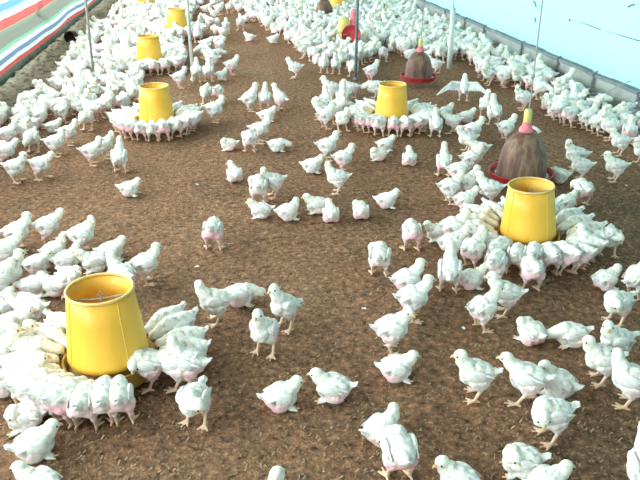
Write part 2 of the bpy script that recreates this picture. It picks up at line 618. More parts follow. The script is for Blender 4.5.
# ------------------------------------------------------------------ bell drinkers
def make_drinker(loc, s, lab, hang=.07, top=EAVE, yellow=True, rz=0, tilt=0):
    root = empty('bell_drinker', (loc.x, loc.y, hang), rz)
    root.scale = (s, s, s)
    root.rotation_euler = (tilt, 0, rz)
    bm = bmesh.new()
    lathe(bm, [(.16, .0), (.215, .0), (.235, .02), (.247, .062), (.252, .064), (.252, .07), (.243, .070), (.228, .028), (.205, .014), (.16, .02)], 48, closed=True)
    link('water_pan', bm, M_RED, root, True)
    bm = bmesh.new()
    lathe(bm, [(.160, .019), (.206, .019), (.237, .05), (.160, .05)], 40, closed=True)
    link('water', bm, M_WATER, root, True)
    bm = bmesh.new()
    prof = [(.184, .03), (.188, .05), (.187, .08), (.182, .14), (.172, .20), (.155, .26), (.128, .31), (.095, .35), (.06, .375), (.035, .385), (.0, .387)]
    lathe(bm, prof, 44)
    for v in bm.verts:
        a = math.atan2(v.co.y, v.co.x)
        k = 1 + .012 * math.cos(9 * a) * min(1, v.co.z * 6)
        v.co.x *= k
        v.co.y *= k
    link('bell', bm, M_BELL, root, True)
    bm = bmesh.new()
    lathe(bm, [(0, .38), (.052, .38), (.058, .392), (.05, .415), (.036, .43), (.034, .455), (0, .455)], 24)
    cp = link('valve_cap', bm, M_PINK, root, True)
    bm = bmesh.new()
    lathe(bm, [(0, .45), (.028, .45), (.03, .47), (.03, .54), (.024, .555), (0, .555)], 20)
    link('valve_body', bm, M_YELV, root, True)
    bm = bmesh.new()
    tube(bm, [(.04, -.01, .425), (.075, -.01, .41), (.10, -.012, .385)], [.013, .012, .016], 10)
    link('hose_stub', bm, M_POST, root, True)
    bm = bmesh.new()
    tube(bm, [(0, 0, .55), (.004, 0, .60), (0, 0, (top - hang) / s)], .006, 6)
    ball(bm, (0, 0, .80), (.016, .016, .02))
    link('hanging_cord', bm, M_ROPE, root)
    tag(root, lab, 'drinker', 'bell drinkers')
    return root


M_WATER, nt, b = mat('drinking_water')
b.inputs['Base Color'].default_value = (.20, .10, .08, 1)
b.inputs['Roughness'].default_value = .06
make_drinker(ground(519.5, 185), .89, 'large dirty brown bell drinker with red pan behind a yellow feeder', .045, rz=-.4)
make_drinker(ground(417.5, 86), .79, 'smaller dark brown bell drinker with bright red pan hanging in mid shed', .07, rz=.5, tilt=.03)
make_drinker(ground(324, 21), .80, 'farthest dark bell drinker hanging among the packed distant chicks', .06, rz=1.2)

# red round pan with a yellow canister hanging on the dark pole
g = ground(351, 50)
root = empty('tilted_drinker', (g.x, g.y, .02))
bm = bmesh.new()
lathe(bm, [(0, .0), (.10, .0), (.118, .012), (.125, .05), (.131, .052), (.131, .058), (.119, .056), (.108, .016), (0, .012)], 32)
d = link('red_pan', bm, M_RED, root, True)
d.rotation_euler = (PI / 2 - .35, 0, -.15)
d.location = (0, .02, .17)
bm = bmesh.new()
lathe(bm, [(0, 0), (.075, 0), (.08, .01), (.075, .16), (.06, .19), (0, .20)], 24)
d = link('yellow_canister', bm, M_YELV, root, True)
d.location = (-.075, .16, .20)
bm = bmesh.new()
lathe(bm, [(0, 0), (.05, 0), (.055, .01), (.05, .30), (.04, .33), (0, .34)], 24)
d = link('red_canister', bm, M_PINK, root, True)
d.location = (.06, .16, .16)
bm = bmesh.new()
box(bm, (0, .14, .105), (.26, .24, .19))
box(bm, (0, .06, .015), (.30, .12, .03))
bmesh.ops.bevel(bm, geom=bm.edges[:], offset=.008, segments=2, affect='EDGES')
link('stand', bm, M_PAN, root)
tag(root, 'red round pan tilted up before yellow and red canisters beside the dark pole', 'drinker')


# ------------------------------------------------------------------ poles and wires
def pole(name, base, top_z, r, m, lab, lean=(0, 0), foot=None):
    bm = bmesh.new()
    tube(bm, [(0, 0, -.01), (lean[0] * .5, lean[1] * .5, top_z / 2), (lean[0], lean[1], top_z)], r, 10)
    o = link(name, bm, m, None, True)
    o.location = (base.x, base.y, 0)
    tag(o, lab, 'pole')
    if foot:
        bm = bmesh.new()
        lathe(bm, [(0, 0), (r * 1.9, 0), (r * 1.8, .015), (r * 1.2, .03), (0, .03)], 12)
        link('foot_collar', bm, m, o, True)
    return o


pole('support_pole', ground(193, 80), EAVE, .018, M_PIPE, 'thin pale pole standing beside the second tarpaulin-side feeder', (0, 0), True)
pole('support_pole', ground(95, 86), EAVE, .013, M_ROPE, 'thin grey pole standing in the flock near the tarpaulin', (.05, 0), True)
pole('support_pole', ground(355.5, 80), EAVE, .016, M_DPOST, 'dark blue-grey pole standing beside the tilted red pan', (.02, 0), True)
pp = pole('wooden_post', ground(449, 68), .70, .030, M_POST, 'short thick pale post standing before the grey low wall', (0, 0))
bm = bmesh.new()
tube(bm, [(0, 0, .69), (0, 0, EAVE)], .006, 6)
link('wire', bm, M_ROPE, pp)
bm = bmesh.new()
a, b2 = on_wall(630, 81, XR - .03), on_wall(606, 92, XR - .12)
tube(bm, [a, b2, on_wall(585, 95, XR - .3), on_wall(545, 92, XR - .5)], .006, 6)
wo = link('slack_wire', bm, M_ROPE)
tag(wo, 'thin slack wire running from the grey low wall over the chicks', 'wire')


# ------------------------------------------------------------------ chicks
def remesh(bm, vox):
    me = bpy.data.meshes.new('tmp')
    bm.to_mesh(me)
    bm.free()
    o = bpy.data.objects.new('tmp', me)
    COL.objects.link(o)
    md = o.modifiers.new('r', 'REMESH')
    md.mode = 'VOXEL'
    md.voxel_size = vox
    dg = bpy.context.evaluated_depsgraph_get()
    out = bpy.data.meshes.new_from_object(o.evaluated_get(dg))
    bpy.data.objects.remove(o)
    bpy.data.meshes.remove(me)
    return out


def decimate(me, ratio):
    o = bpy.data.objects.new('tmp', me)
    COL.objects.link(o)
    md = o.modifiers.new('d', 'DECIMATE')
    md.ratio = ratio
    dg = bpy.context.evaluated_depsgraph_get()
    out = bpy.data.meshes.new_from_object(o.evaluated_get(dg))
    bpy.data.objects.remove(o)
    return out


def rotY(a):
    return Matrix.Rotation(a, 3, 'Y')


# pose: body centre height, pitch (+ = breast up), head place, head yaw / pitch, legs
POSES = {
    'S': dict(bz=.122, pitch=6, head=(.072, .0, .206), hy=0, hp=-8, legs='stand'),
    'R': dict(bz=.122, pitch=7, head=(.066, .016, .208), hy=62, hp=-8, legs='stand'),
    'Q': dict(bz=.122, pitch=7, head=(.066, -.016, .206), hy=-62, hp=-10, legs='stand'),
    'T': dict(bz=.126, pitch=26, head=(.058, .0, .232), hy=6, hp=0, legs='stand'),
    'W': dict(bz=.124, pitch=3, head=(.090, .0, .194), hy=0, hp=-6, legs='walk'),
    'E': dict(bz=.122, pitch=-8, head=(.116, .0, .112), hy=0, hp=-42, legs='stand'),
    'P': dict(bz=.120, pitch=4, head=(.054, .044, .140), hy=80, hp=-55, legs='stand'),
    'L': dict(bz=.058, pitch=5, head=(.072, .0, .120), hy=0, hp=-8, legs='fold'),
    'J': dict(bz=.058, pitch=5, head=(.066, .014, .124), hy=55, hp=-8, legs='fold'),
    'K': dict(bz=.058, pitch=2, head=(.038, .038, .102), hy=140, hp=-30, legs='fold'),
    'D': dict(bz=.058, pitch=0, head=(.112, .0, .060), hy=0, hp=-25, legs='fold'),
    'F': dict(bz=.140, pitch=40, head=(.058, .0, .245), hy=20, hp=0, legs='stand'),
}


def feather(bm, base, tip, wid, thk, up):
    """one blade: a tapered, slightly cupped plate"""
    base, tip = Vector(base), Vector(tip)
    d = tip - base
    side = d.cross(up).normalized()
    nrm = side.cross(d).normalized()
    prof = [(0, .55), (.3, 1), (.7, .95), (.9, .6), (1, .12)]
    top, bot = [], []
    for t, k in prof:
        c = base + d * t
        top.append([bm.verts.new(c + side * wid * k * s - nrm * thk * abs(s)) for s in (-1, 0, 1)])
        bot.append([bm.verts.new(c + side * wid * k * s * .9 - nrm * thk * (1.6 - .2 * abs(s))) for s in (-1, 0, 1)])
    for A in (top, bot):
        for r0, r1 in zip(A, A[1:]):
            for q in (0, 1):
                f = (r0[q], r0[q + 1], r1[q + 1], r1[q])
                bm.faces.new(f if A is top else f[::-1])
    for r0, r1, b0, b1 in zip(top, top[1:], bot, bot[1:]):
        bm.faces.new((r0[0], r1[0], b1[0], b0[0]))
        bm.faces.new((r0[2], b0[2], b1[2], r1[2]))


PROTO = {}


def build_pose(key):
    P = POSES[key]
    bz, pt = P['bz'], math.radians(P['pitch'])
    R = rotY(-pt)
    C = Vector((0, 0, bz))

    def B(x, y, z):
        return C + R @ Vector((x, y, z))
    rb = R
    bm = bmesh.new()
    flat = P['legs'] == 'fold'
    ball(bm, B(0, 0, 0), (.066, (.047 if key == 'E' else .052) + .006 * flat, .054), rb, 20, 14)
    ball(bm, B(.026, 0, -.006), (.046, .046, .050), rb, 16, 12)
    ball(bm, B(-.026, 0, .002), (.050, (.045 if key == 'E' else .050) + .005 * flat, .048), rb, 16, 12)
    for s in (-1, 1):
        ball(bm, B(-.012, s * .030, -.024), (.046, .030, .036), rb, 12, 9)
    cap(bm, B(-.052, 0, .012), B(-.086, 0, .027), .027, .011)
    hd = Vector(P['head'])
    hr = Matrix.Rotation(math.radians(P['hy']), 3, 'Z') @ rotY(-math.radians(P['hp']))
    n0 = B(.038, 0, .024)
    n1 = n0.lerp(hd, .5) + Vector((.008, 0, -.003))
    cap(bm, n0, n1, .038, .029)
    cap(bm, n1, hd, .029, .023)
    ball(bm, hd, (.0290, .0245, .0255), hr, 14, 10)
    ball(bm, hd + hr @ Vector((.014, 0, -.004)), (.017, .016, .0155), hr, 12, 8)
    lv = []
    if P['legs'] in ('stand', 'walk'):
        for s in (-1, 1):
            sw = (.030 * s if P['legs'] == 'walk' else .004 * s)
            hip = B(-.006, s * .032, -.030)
            hock = Vector((-.022 + sw * .6, s * .036, .056 + (.004 if s > 0 else 0)))
            foot = Vector((-.002 + sw, s * .038, .007))
            cap(bm, hip, hock, .027, .0115)
            cap(bm, hock, foot, .0088, .0072, 6)
            for a, ln in ((-.55, .036), (0, .044), (.55, .036), (PI - s * .3, .02)):
                e = foot + Vector((math.cos(a + s * .12) * ln, math.sin(a + s * .12) * ln, -.001))
                cap(bm, foot, e, .0066, .0046, 5)
    else:
        for s in (-1, 1):
            foot = Vector((.030, s * .040, .008))
            for a, ln in ((-.5, .032), (0, .040), (.5, .032)):
                cap(bm, foot, foot + Vector((math.cos(a) * ln, math.sin(a) * ln, -.001)), .0066, .0048, 5)
    for v in bm.verts:
        if v.co.z < .001:
            v.co.z = .001
    me = remesh(bm, .0042)
    bm = bmesh.new()
    bm.from_mesh(me)
    bpy.data.meshes.remove(me)
    legz = .050 if not flat else 0
    body = [v for v in bm.verts if v.co.z > legz + .012 or (flat and v.co.z > .016)]
    for _ in range(3):
        bmesh.ops.smooth_vert(bm, verts=body, factor=.5, use_axis_x=True, use_axis_y=True, use_axis_z=True)
    bm.normal_update()
    sd = hash(key) % 7 * 0 + list(POSES).index(key) * 3.1
    for v in body:
        k = 1.0 if (v.co - hd).length > .035 else .35
        a = noise.noise(Vector(v.co) * 50 + Vector((sd, 0, 0))) * .0042 + noise.noise(Vector(v.co) * 130 + Vector((0, sd, 0))) * .0018
        v.co += v.normal * a * k
    me = bpy.data.meshes.new('chick')
    Ri = R.transposed()
    bm.verts.ensure_lookup_table()
    tint = []
    for v in bm.verts:
        q = Ri @ (Vector(v.co) - C)
        dh = (v.co - hd).length
        sk = max(0, min(1, (-q.x + .010) / .045)) * max(0, min(1, (.020 - q.z) / .035))
        sk = max(sk, .7 * max(0, 1 - ((q.x + .01) ** 2 / .045 ** 2 + (q.z + .022) ** 2 / .026 ** 2)))
        if dh < .05:
            sk = .0
        ye = max(0, min(.30, (.055 - dh) / .05))
        tint.append((sk, ye, 0, 1))
    for f in bm.faces:
        c = f.calc_center_median()
        f.smooth = True
        leg = c.z < legz if not flat else (c.z < .015 and c.x > .030 and abs(c.y) > .012 and (Ri @ (c - C)).x > .05)
        f.material_index = 1 if leg else 0
    bm.to_mesh(me)
    bm.free()
    at = me.color_attributes.new('tint', 'FLOAT_COLOR', 'POINT')
    at.data.foreach_set('color', np.array(tint, dtype=np.float32).ravel())
    me.materials.append(M_DOWN)
    me.materials.append(M_LEG)
    parts = []
    # beak
    bm = bmesh.new()
    seg = 8
    b0, b1, b2 = hd + hr @ Vector((.024, 0, -.002)), hd + hr @ Vector((.035, 0, -.004)), hd + hr @ Vector((.0435, 0, -.0095))
    tube(bm, [b0, b1, b2], [.0085, .006, .0012], seg)
    parts.append(('beak', bm, M_BEAK))
    for s in (-1, 1):
        bm = bmesh.new()
        ball(bm, hd + hr @ Vector((.0155, s * .0200,   .0035)), .0042, None, 8, 6)
        parts.append(('eye', bm, M_EYE))
    # wings
    for s in (-1, 1):
        bm = bmesh.new()
        if key == 'F':
            sh = B(.03, s * .045, .03)
            ed = sh + Vector((-.012, s * .078, .012))
            tp = ed + Vector((-.030, s * .066, -.050))
            cap(bm, sh, ed, .015, .009, 6)
            cap(bm, ed, tp, .009, .004, 6)
            for i in range(12):
                t = i / 11
                st = sh.lerp(ed, t * 2) if t < .5 else ed.lerp(tp, t * 2 - 1)
                an = math.radians(200 - 95 * t)
                dr = Vector((math.cos(PI - (PI - an) * 1), 0, 0))
                dirv = Vector((-math.sin(math.radians(90 - 62 * t)), s * math.sin(math.radians(58 * t)), -.85))
                feather(bm, st, st + dirv.normalized() * (.10 + .02 * t), .015, .0016, Vector((0, 0, 1)))
        else:
            tw = Matrix.Rotation(s * .16, 3, 'Z')
            ctr = Vector((.002, s * (.0425 if key == 'E' else .0475), .012))
            ball(bm, B(*ctr), (.042, .0125, .030), rb @ Matrix.Rotation(s * .10, 3, 'Z'), 14, 9)
            ball(bm, B(.026, s * (.039 if key == 'E' else .043), .010), (.021, .014, .024), rb, 12, 8)
            for i in range(6):
                t = i / 5
                ww = .050 if key == 'E' else .0555
                bs = (.004 - .012 * t, s * (ww - .002 * t), .030 - .034 * t)
                tp = (-.068 + .024 * t, s * (ww - .009 + .003 * t), .018 - .028 * t)
                feather(bm, B(*bs), B(*tp), .0095, .0018, R @ Vector((0, s, .25)))
        parts.append(('wing', bm, M_WING))
    # tail
    bm = bmesh.new()
    for i in range(5):
        a = (i - 2) * .20
        feather(bm, B(-.070, math.sin(a) * .012, .024), B(-.074 - .028 * math.cos(a), math.sin(a) * .036, .044 - abs(a) * .02), .0085, .0018, R @ Vector((0, 0, 1)))
    parts.append(('tail', bm, M_WING))
    pm = []
    for nm, b_, m_ in parts:
        q = bpy.data.meshes.new(nm)
        b_.to_mesh(q)
        b_.free()
        q.materials.append(m_)
        q.shade_smooth()
        pm.append((nm, q))
    PROTO[key] = (me, pm)


for k in POSES:
    build_pose(k)

# far birds: one light mesh per pose, parts joined
LOW = {}


def join_low(key, ratio):
    me, pm = PROTO[key]
    body = decimate(me, ratio)
    V, F, MI, T = [], [], [], []
    srcs = [(body, None)] + [(q, n_) for n_, q in pm if n_ != 'eye']
    for q, n_ in srcs:
        o0 = len(V)
        V += [tuple(v.co) for v in q.vertices]
        if n_ is None:
            at = q.color_attributes.get('tint')
            T += [tuple(c.color) for c in at.data] if at and len(at.data) == len(q.vertices) else [(0, 0, 0, 1)] * len(q.vertices)
        else:
            T += [(0, 0, 0, 1)] * len(q.vertices)
        for p_ in q.polygons:
            F.append([i + o0 for i in p_.vertices])
            MI.append(p_.material_index if n_ is None else {'beak': 2, 'wing': 3, 'tail': 3}[n_])
    LOW[key] = (np.array(V), F, MI, np.array(T))
    m2 = bpy.data.meshes.new('chick')
    m2.from_pydata(V, [], F)
    for m_ in (M_DOWN, M_LEG, M_BEAK, M_WING):
        m2.materials.append(m_)
    m2.polygons.foreach_set('material_index', MI)
    at = m2.color_attributes.new('tint', 'FLOAT_COLOR', 'POINT')
    at.data.foreach_set('color', np.array(T, dtype=np.float32).ravel())
    m2.shade_smooth()
    return m2


LOWME = {k: join_low(k, .12) for k in POSES}

PLACED = []       # x, y, radius


def place_chick(pos, ang, key, label, group=None, s=1.0, parts=True, sc_z=1.0):
    me, pm = PROTO[key]
    o = bpy.data.objects.new('chick', me if parts else LOWME[key])
    COL.objects.link(o)
    o.location = (pos.x, pos.y, 0)
    o.rotation_euler = (0, 0, ang)
    o.scale = (s, s, s * sc_z)
    tag(o, label, 'chick', group)
    if parts:
        for nm, q in pm:
            c = bpy.data.objects.new(nm, q)
            COL.objects.link(c)
            c.parent = o
    PLACED.append((pos.x, pos.y))
    return o


BASE_ANG = math.atan2(RT.y, RT.x)
# x, y (where it touches the litter in the photograph), pose, heading as seen (0 right, 90 away), label
BIRDS = '''
196 424 P 255|chick standing alone by the nearest feeder with head tucked to its breast
281 407 L 18|pink-rumped chick lying on bare litter facing the wall, second along the front
333 398 L 172|pink-rumped chick resting low with raised head to the tarpaulin side, mid front
396 378 L 4|chick resting low behind the front pair of chicks with its beak to the wall side
391 351 Q 12|chick standing in side view with tail raised and head bent to its chest
412 319 S 14|chick striding with yellow-tinged head up and pointed tail, middle of a row of three
406 300 S 20|chick half hidden behind the striding chick with pointed tail
379 275 P 80|round chick standing with toes splayed, preening, on open litter in mid floor
411 250 E 95|boxy looking chick seen from behind bending its head down in mid floor
448 291 T 82|chick standing upright with its back turned in front of a resting dull chick
470 287 L 8|dull tan chick resting beside the upright chick that turns its back
503 314 S 168|chick standing in side view facing the tarpaulin just in front of the drinker-side feeder ring
481 329 S 28|plump chick with pink belly standing before the drinker-side feeder, head turned away
530 342 K 115|round fluffed chick resting alone with head tucked in
570 344 D 182|chick lying with its neck stretched low toward the tarpaulin side
474 397 S 174|upright chick standing in clear side view on one visible leg, front wall side
524 402 W 158|chick leaning forward with pinkish rump beside a shaded chick
557 394 J 140|chick sitting half hidden behind the leaning chick at the front wall side
547 439 P 190|chick with rounded back preening below the leaning chick
520 472 K 175|large chick lying curled with its head turned back at the front edge
545 494 L 14|chick cut by the front edge with bright head and beak to the wall side
598 381 S 178|broad chick in front of the three bunched by the wall side, facing the tarpaulin
626 404 Q 150|largest chick of the bunch by the wall side, standing on straight legs
612 362 R 190|yellow-tinged chick behind the bunch by the wall side
614 323 P 205|fluffed chick standing alone above the wall-side bunch, head down
604 288 L 20|low resting chick beside the big upright one at the wall-side edge
634 297 T 25|big upright chick cut by the wall-side edge of the view
607 255 P 250|small round chick standing alone right of the drinker-side feeder ring
381 440 J 30|chick sitting behind another with yellowish head and beak to the wall side
398 477 P 100|chick seen from behind with lowered head, touching the sitting chick
458 492 J 150|chick cut by the front edge with its head to the tarpaulin side
266 540 S 60|chick at the front edge showing only its raised head
640 494 T 90|greyish chick at the very corner of the front and wall side
265 354 T 250|chick walking to the viewer with raised neck, front one of a pair
285 328 T 222|chick standing behind the pair's front one with raised head
216 322 Q 195|chick standing right of the nearest feeder ring with head down to its side
240 304 D 12|yellowish chick crouching behind the one right of the nearest feeder ring
214 249 E 88|single boxy chick standing on open litter above the nearest feeder ring
37 456 L 28|bright chick at the front corner with raised head and beak to the wall side
42 497 L 165|bright chick cut by the front edge below the front corner chick with raised head
27 428 K 190|rounded bright chick lying behind the front corner chick with raised head
130 195 L 2|bright chick lying alone on open litter behind the nearest feeder flock
93 165 S 18|bright standing chick of a close pair left of an upright lone chick
106 158 Q 20|hidden second chick of the pair left of an upright lone chick
121 172 T 88|upright lone chick seen from behind on open litter before the second feeder
18 182 S 4|rear chick of a nose-to-tail pair at the tarpaulin-side edge
43 179 W 2|front chick of a nose-to-tail pair at the tarpaulin-side edge
57 156 R 10|chick with dark shadow beside it above the nose-to-tail pair
34 152 E 268|chick bending its head to the litter near the tarpaulin edge
235 181 J 110|round chick sitting alone in mid floor, seen from behind
229 150 K 180|flat resting chick at the tarpaulin end of a row of three on bare litter
250 152 P 95|standing chick in the middle of a row of three on bare litter
260 143 S 5|chick just behind the middle of the row of three on bare litter
277 151 D 10|chick lying with neck out at the wall end of a row of three
259 203 P 92|back chick of a tight bunch of four in mid floor
273 197 R 200|chick with shaded body behind the tight bunch of four
261 217 L 182|lying chick in front of the tight bunch of four
288 219 J 22|lying chick beside the bunch of four with head to the wall side
317 212 L 190|pink-sided chick lying next to the round seated one in mid floor
331 221 J 95|seated round chick in the middle of a lying row of four
361 218 K 92|ball-shaped resting chick third in the lying row of four
386 207 L 3|chick lying with head stretched to the wall side, last of the lying row
312 172 L 2|chick lying at the tarpaulin side of a small cluster in mid floor
327 160 S 12|back chick of the small cluster in mid floor
343 172 S 18|chick standing with raised head in the small cluster in mid floor
337 193 Q 178|pink-legged chick standing in front of the small cluster in mid floor
385 150 L 12|upper chick of a resting pair behind the open mid floor
378 160 K 178|lower chick of a resting pair behind the open mid floor
409 165 J 78|chick resting alone with upright head between the pair and the wall side
443 176 T 86|tall chick standing with its back turned at the side of the drinker flock
449 203 S 16|pink-rumped chick standing in front of another near the large drinker
466 198 S 24|chick behind the pink-rumped one near the large drinker
463 216 W 20|pink-sided chick stepping to the wall side at the edge of the feeder ring
488 205 S 170|chick standing with head to the tarpaulin side beside the large drinker
437 240 L 182|brownish chick lying at the tarpaulin end of the drinker-side feeder ring
445 118 L 30|resting chick with raised head behind the mid-shed feeder, facing the wall
466 122 L 8|low chick resting at the wall side of the mid-shed feeder
452 133 W 176|chick walking to the tarpaulin side beside the mid-shed feeder
472 142 S 2|bright chick standing in profile between mid-shed feeder and large drinker
435 137 T 90|chick standing seen from behind at the edge of the mid-shed feeder ring
485 117 T 265|rear one of two upright chicks before the large drinker
493 125 T 95|front one of two upright chicks before the large drinker
505 140 S 20|chick standing in clear profile beside the cap of the large drinker
522 110 R 178|chick standing with head turned back behind the cap of the large drinker
466 152 S 185|upper chick of the queue on the tarpaulin side of the large drinker
478 162 W 175|chick of the queue next to the rim of the large drinker
470 174 S 15|chick below the queue beside the large drinker, facing the pan
457 186 P 10|chick preening in front of the queue at the large drinker
579 180 S 166|large chick standing with raised head on the wall side of the large drinker
574 170 R 168|chick half hidden behind the large one on the wall side of the drinker
613 181 S 170|chick in profile, lower of two facing the tarpaulin by the wall
618 155 S 178|chick in profile, upper of two facing the tarpaulin by the wall
558 182 D 150|shaded dull chick crouching at the wall side of the large drinker
581 205 P 100|chick stretching its neck up behind the drinker-side feeder ring
565 209 L 20|chick resting behind the drinker-side feeder on the wall side
640 164 S 200|chick cut by the wall-side edge behind two in profile
463 101 F 80|chick flapping with both wings spread on open litter by the pale post
295 78 S 178|small chick standing alone far out on open litter with legs visible
232 75 S 22|far chick standing with long raised neck on the edge of the open litter
217 57 D 5|far chick lying alone between pole and open litter
250 41 L 175|far chick lying at the tarpaulin end of the bare patch
273 43 L 10|far chick lying with tail up on the bare patch
207 104 E 268|tarpaulin-side one of two chicks side by side with heads down
218 104 E 80|wall-side one of two chicks side by side with heads down
197 82 T 92|tall far chick seen from behind near the pale pole
209 82 T 85|tall far chick next to the one near the pale pole
221 80 J 15|low far chick next to two tall ones near the pale pole
180 88 S 30|far chick standing between pale pole and second feeder
215 122 S 8|chick standing at the wall side of the second feeder ring with head raised
250 111 T 20|tarpaulin-side bird of a bunch of tall chicks on open litter
265 110 T 85|middle bird of a bunch of tall chicks on open litter
280 110 T 150|wall-side bird of a bunch of tall chicks on open litter
267 121 L 8|chick lying in front of a bunch of tall chicks
331 100 S 178|chick in profile facing the tarpaulin behind the mid-shed feeder ring
352 99 W 176|chick in profile beside the mid-shed feeder facing the tarpaulin
374 99 E 178|chick with lowered head close to the mid-shed feeder
371 82 S 30|chick standing near the dark pole with head to the wall
353 77 P 92|chick standing at the foot of the dark pole
336 74 T 260|pale upright chick near the foot of the dark pole
324 73 E 265|chick with head down at the edge of the far crowd near the dark pole
326 112 T 100|upright chick behind the mid-shed feeder ring
342 110 T 80|upright chick close to the mid-shed feeder ring
425 130 E 150|chick with its head down on the wall side of the mid-shed feeder
383 62 E 85|far chick seen from behind at the edge of open litter near the mid drinker
436 74 W 160|far chick standing at the pan of the mid-shed drinker
452 60 S 120|far chick standing beside the pale post
'''
BIRDS2 = '''
50 243 W 30|bright chick at the back edge of the nearest flock, body stretched to the wall side
20 250 S 32|bright chick behind the stretched one at the back of the nearest flock
84 252 Q 22|bright chick standing at the back of the nearest flock with its head raised
112 259 L 20|bright chick lying at the wall-side tip of the nearest flock
147 283 S 28|bright chick standing just behind the nearest feeder with its head away
38 272 L 18|bright chick resting in the middle of the flock behind the nearest feeder
68 268 J 25|bright chick sitting close behind the back-edge chicks of the nearest flock
96 270 L 200|bright chick behind the rim of the nearest feeder
8 268 W 30|bright chick on the tarpaulin edge behind the nearest feeder flock
12 292 S 40|bright chick second from the back on the tarpaulin edge
2 318 L 60|bright chick at the edge of view on the tarpaulin side of the nearest feeder
34 294 D 24|shaded chick crouched between the edge birds and the nearest feeder
56 294 L 170|pale chick lying low close behind the nearest feeder
72 296 W 322|large bright chick standing behind the nearest feeder rim
34 330 W 184|bright chick turned away from the nearest feeder toward the tarpaulin
6 352 P 30|chick preening at the tarpaulin edge beside the nearest feeder
20 366 S 12|bright chick in the outer row on the tarpaulin side of the nearest feeder
8 392 L 30|bright chick lying in the outer row near the front tarpaulin corner
26 400 W 22|bright chick crowding the outer row before the nearest feeder
151 386 P 185|chick standing against the hopper front of the nearest feeder, broadside
190 386 Q 170|large chick with dark shadow in front, wall side of the nearest feeder
450 262 W 22|pink-rumped chick on the outer tarpaulin side of the drinker-side feeder ring
452 246 S 14|bright chick on the outer side of the drinker-side feeder ring
471 268 S 40|chick in the outer row in front of the drinker-side feeder
493 283 E 60|chick in the outer front row of the drinker-side feeder
530 290 E 95|chick standing with head down in the outer front row of the drinker feeder
588 262 S 150|chick on the outer wall side of the drinker-side feeder ring
472 236 W 8|chick pressed between two others on the tarpaulin side of the drinker feeder
70 145 S 20|bright chick near the tarpaulin-side flock edge beside a pecking one
88 130 E 262|bright chick standing at the edge of the tarpaulin-side flock with legs visible
8 165 W 20|bright chick at the view edge above the nose-to-tail pair
4 376 S 20|bright chick filling the view edge beside the outer row of the nearest feeder
16 344 W 8|bright chick two rows out from the nearest feeder on the tarpaulin side
2 300 W 50|bright chick cut by the view edge behind the shaded crouching chick
24 312 L 200|bright chick resting beside the shaded crouching one near the nearest feeder
124 296 S 140|bright chick right behind the wall-side rim of the nearest feeder
56 258 J 40|bright chick in the second row at the back of the nearest flock
10 148 S 30|bright chick behind the edge chick above the nose-to-tail pair
54 132 L 10|bright chick resting behind the one with a dark shadow
24 132 R 40|bright chick in the loose edge flock by the debris
'''


def parse(t):
    out = []
    for ln in t.strip().splitlines():
        a, lab = ln.split('|')
        x, y, k, h = a.split()
        out.append((float(x), float(y), k, float(h), lab.strip()))
    return out


rng = random.Random(11)
for x, y, k, h, lab in parse(BIRDS) + parse(BIRDS2):
    g = ground(x, y)
    place_chick(g, BASE_ANG + math.radians(h), k, lab, None, rng.uniform(.96, 1.05) * (1.06 if y < 130 else 1.0) * (.89 if k in 'LJKD' else .91 if k == 'W' else .97), True)

CLOCK = ['three', 'half past two', 'two', 'half past one', 'one', 'half past twelve', 'twelve', 'half past eleven', 'eleven', 'half past ten', 'ten',
         'half past nine', 'nine', 'half past eight', 'eight', 'half past seven', 'seven', 'half past six', 'six', 'half past five', 'five',
         'half past four', 'four', 'half past three']
RINGS = [  # feeder, angles (0 wall side, 90 far side, 270 viewer side), how the label calls it
    (0, [195, 210, 224, 238, 252, 266, 280, 294, 345, 2, 19, 36, 53, 140, 158, 176], 'nearest yellow feeder'),
    (1, [100, 118, 136, 154, 172, 190, 208, 226, 243, 259, 275, 291, 307, 323, 340, 357, 14, 31, 48], 'yellow feeder before the large drinker'),
    (2, [120, 139, 158, 177, 196, 214, 232, 249, 266, 283, 300, 317, 334, 352, 11, 30, 50], 'mid-shed yellow feeder'),
    (3, [130, 150, 169, 187, 205, 223, 240, 257, 274, 291, 308, 325, 343, 2, 22, 45, 70], 'second tarpaulin-side feeder'),
]
for fi, angs, nm in RINGS:
    c = FPOS[fi]
    used = set()
    for a in angs:
        aj = math.radians(a + rng.uniform(-3, 3))
        r = (.315 if fi else .300) + rng.uniform(-.008, .035)
        d = RT * math.cos(aj) + FLAT * math.sin(aj)
        pos = Vector((c.x, c.y, 0)) + d * r
        ki = int(round(a / 15)) % 24
        side = CLOCK[ki]
        if side in used:
            side = CLOCK[(ki + 1) % 24]
        used.add(side)
        key = 'E'
        place_chick(pos, BASE_ANG + aj + PI + rng.uniform(-.16, .16), key, "chick eating at the %s, %s o'clock place" % (nm, side)
                    if not side.startswith('half') else "chick eating at the %s, %s on the dial" % (nm, side), None, rng.uniform(.93, 1.0), True)

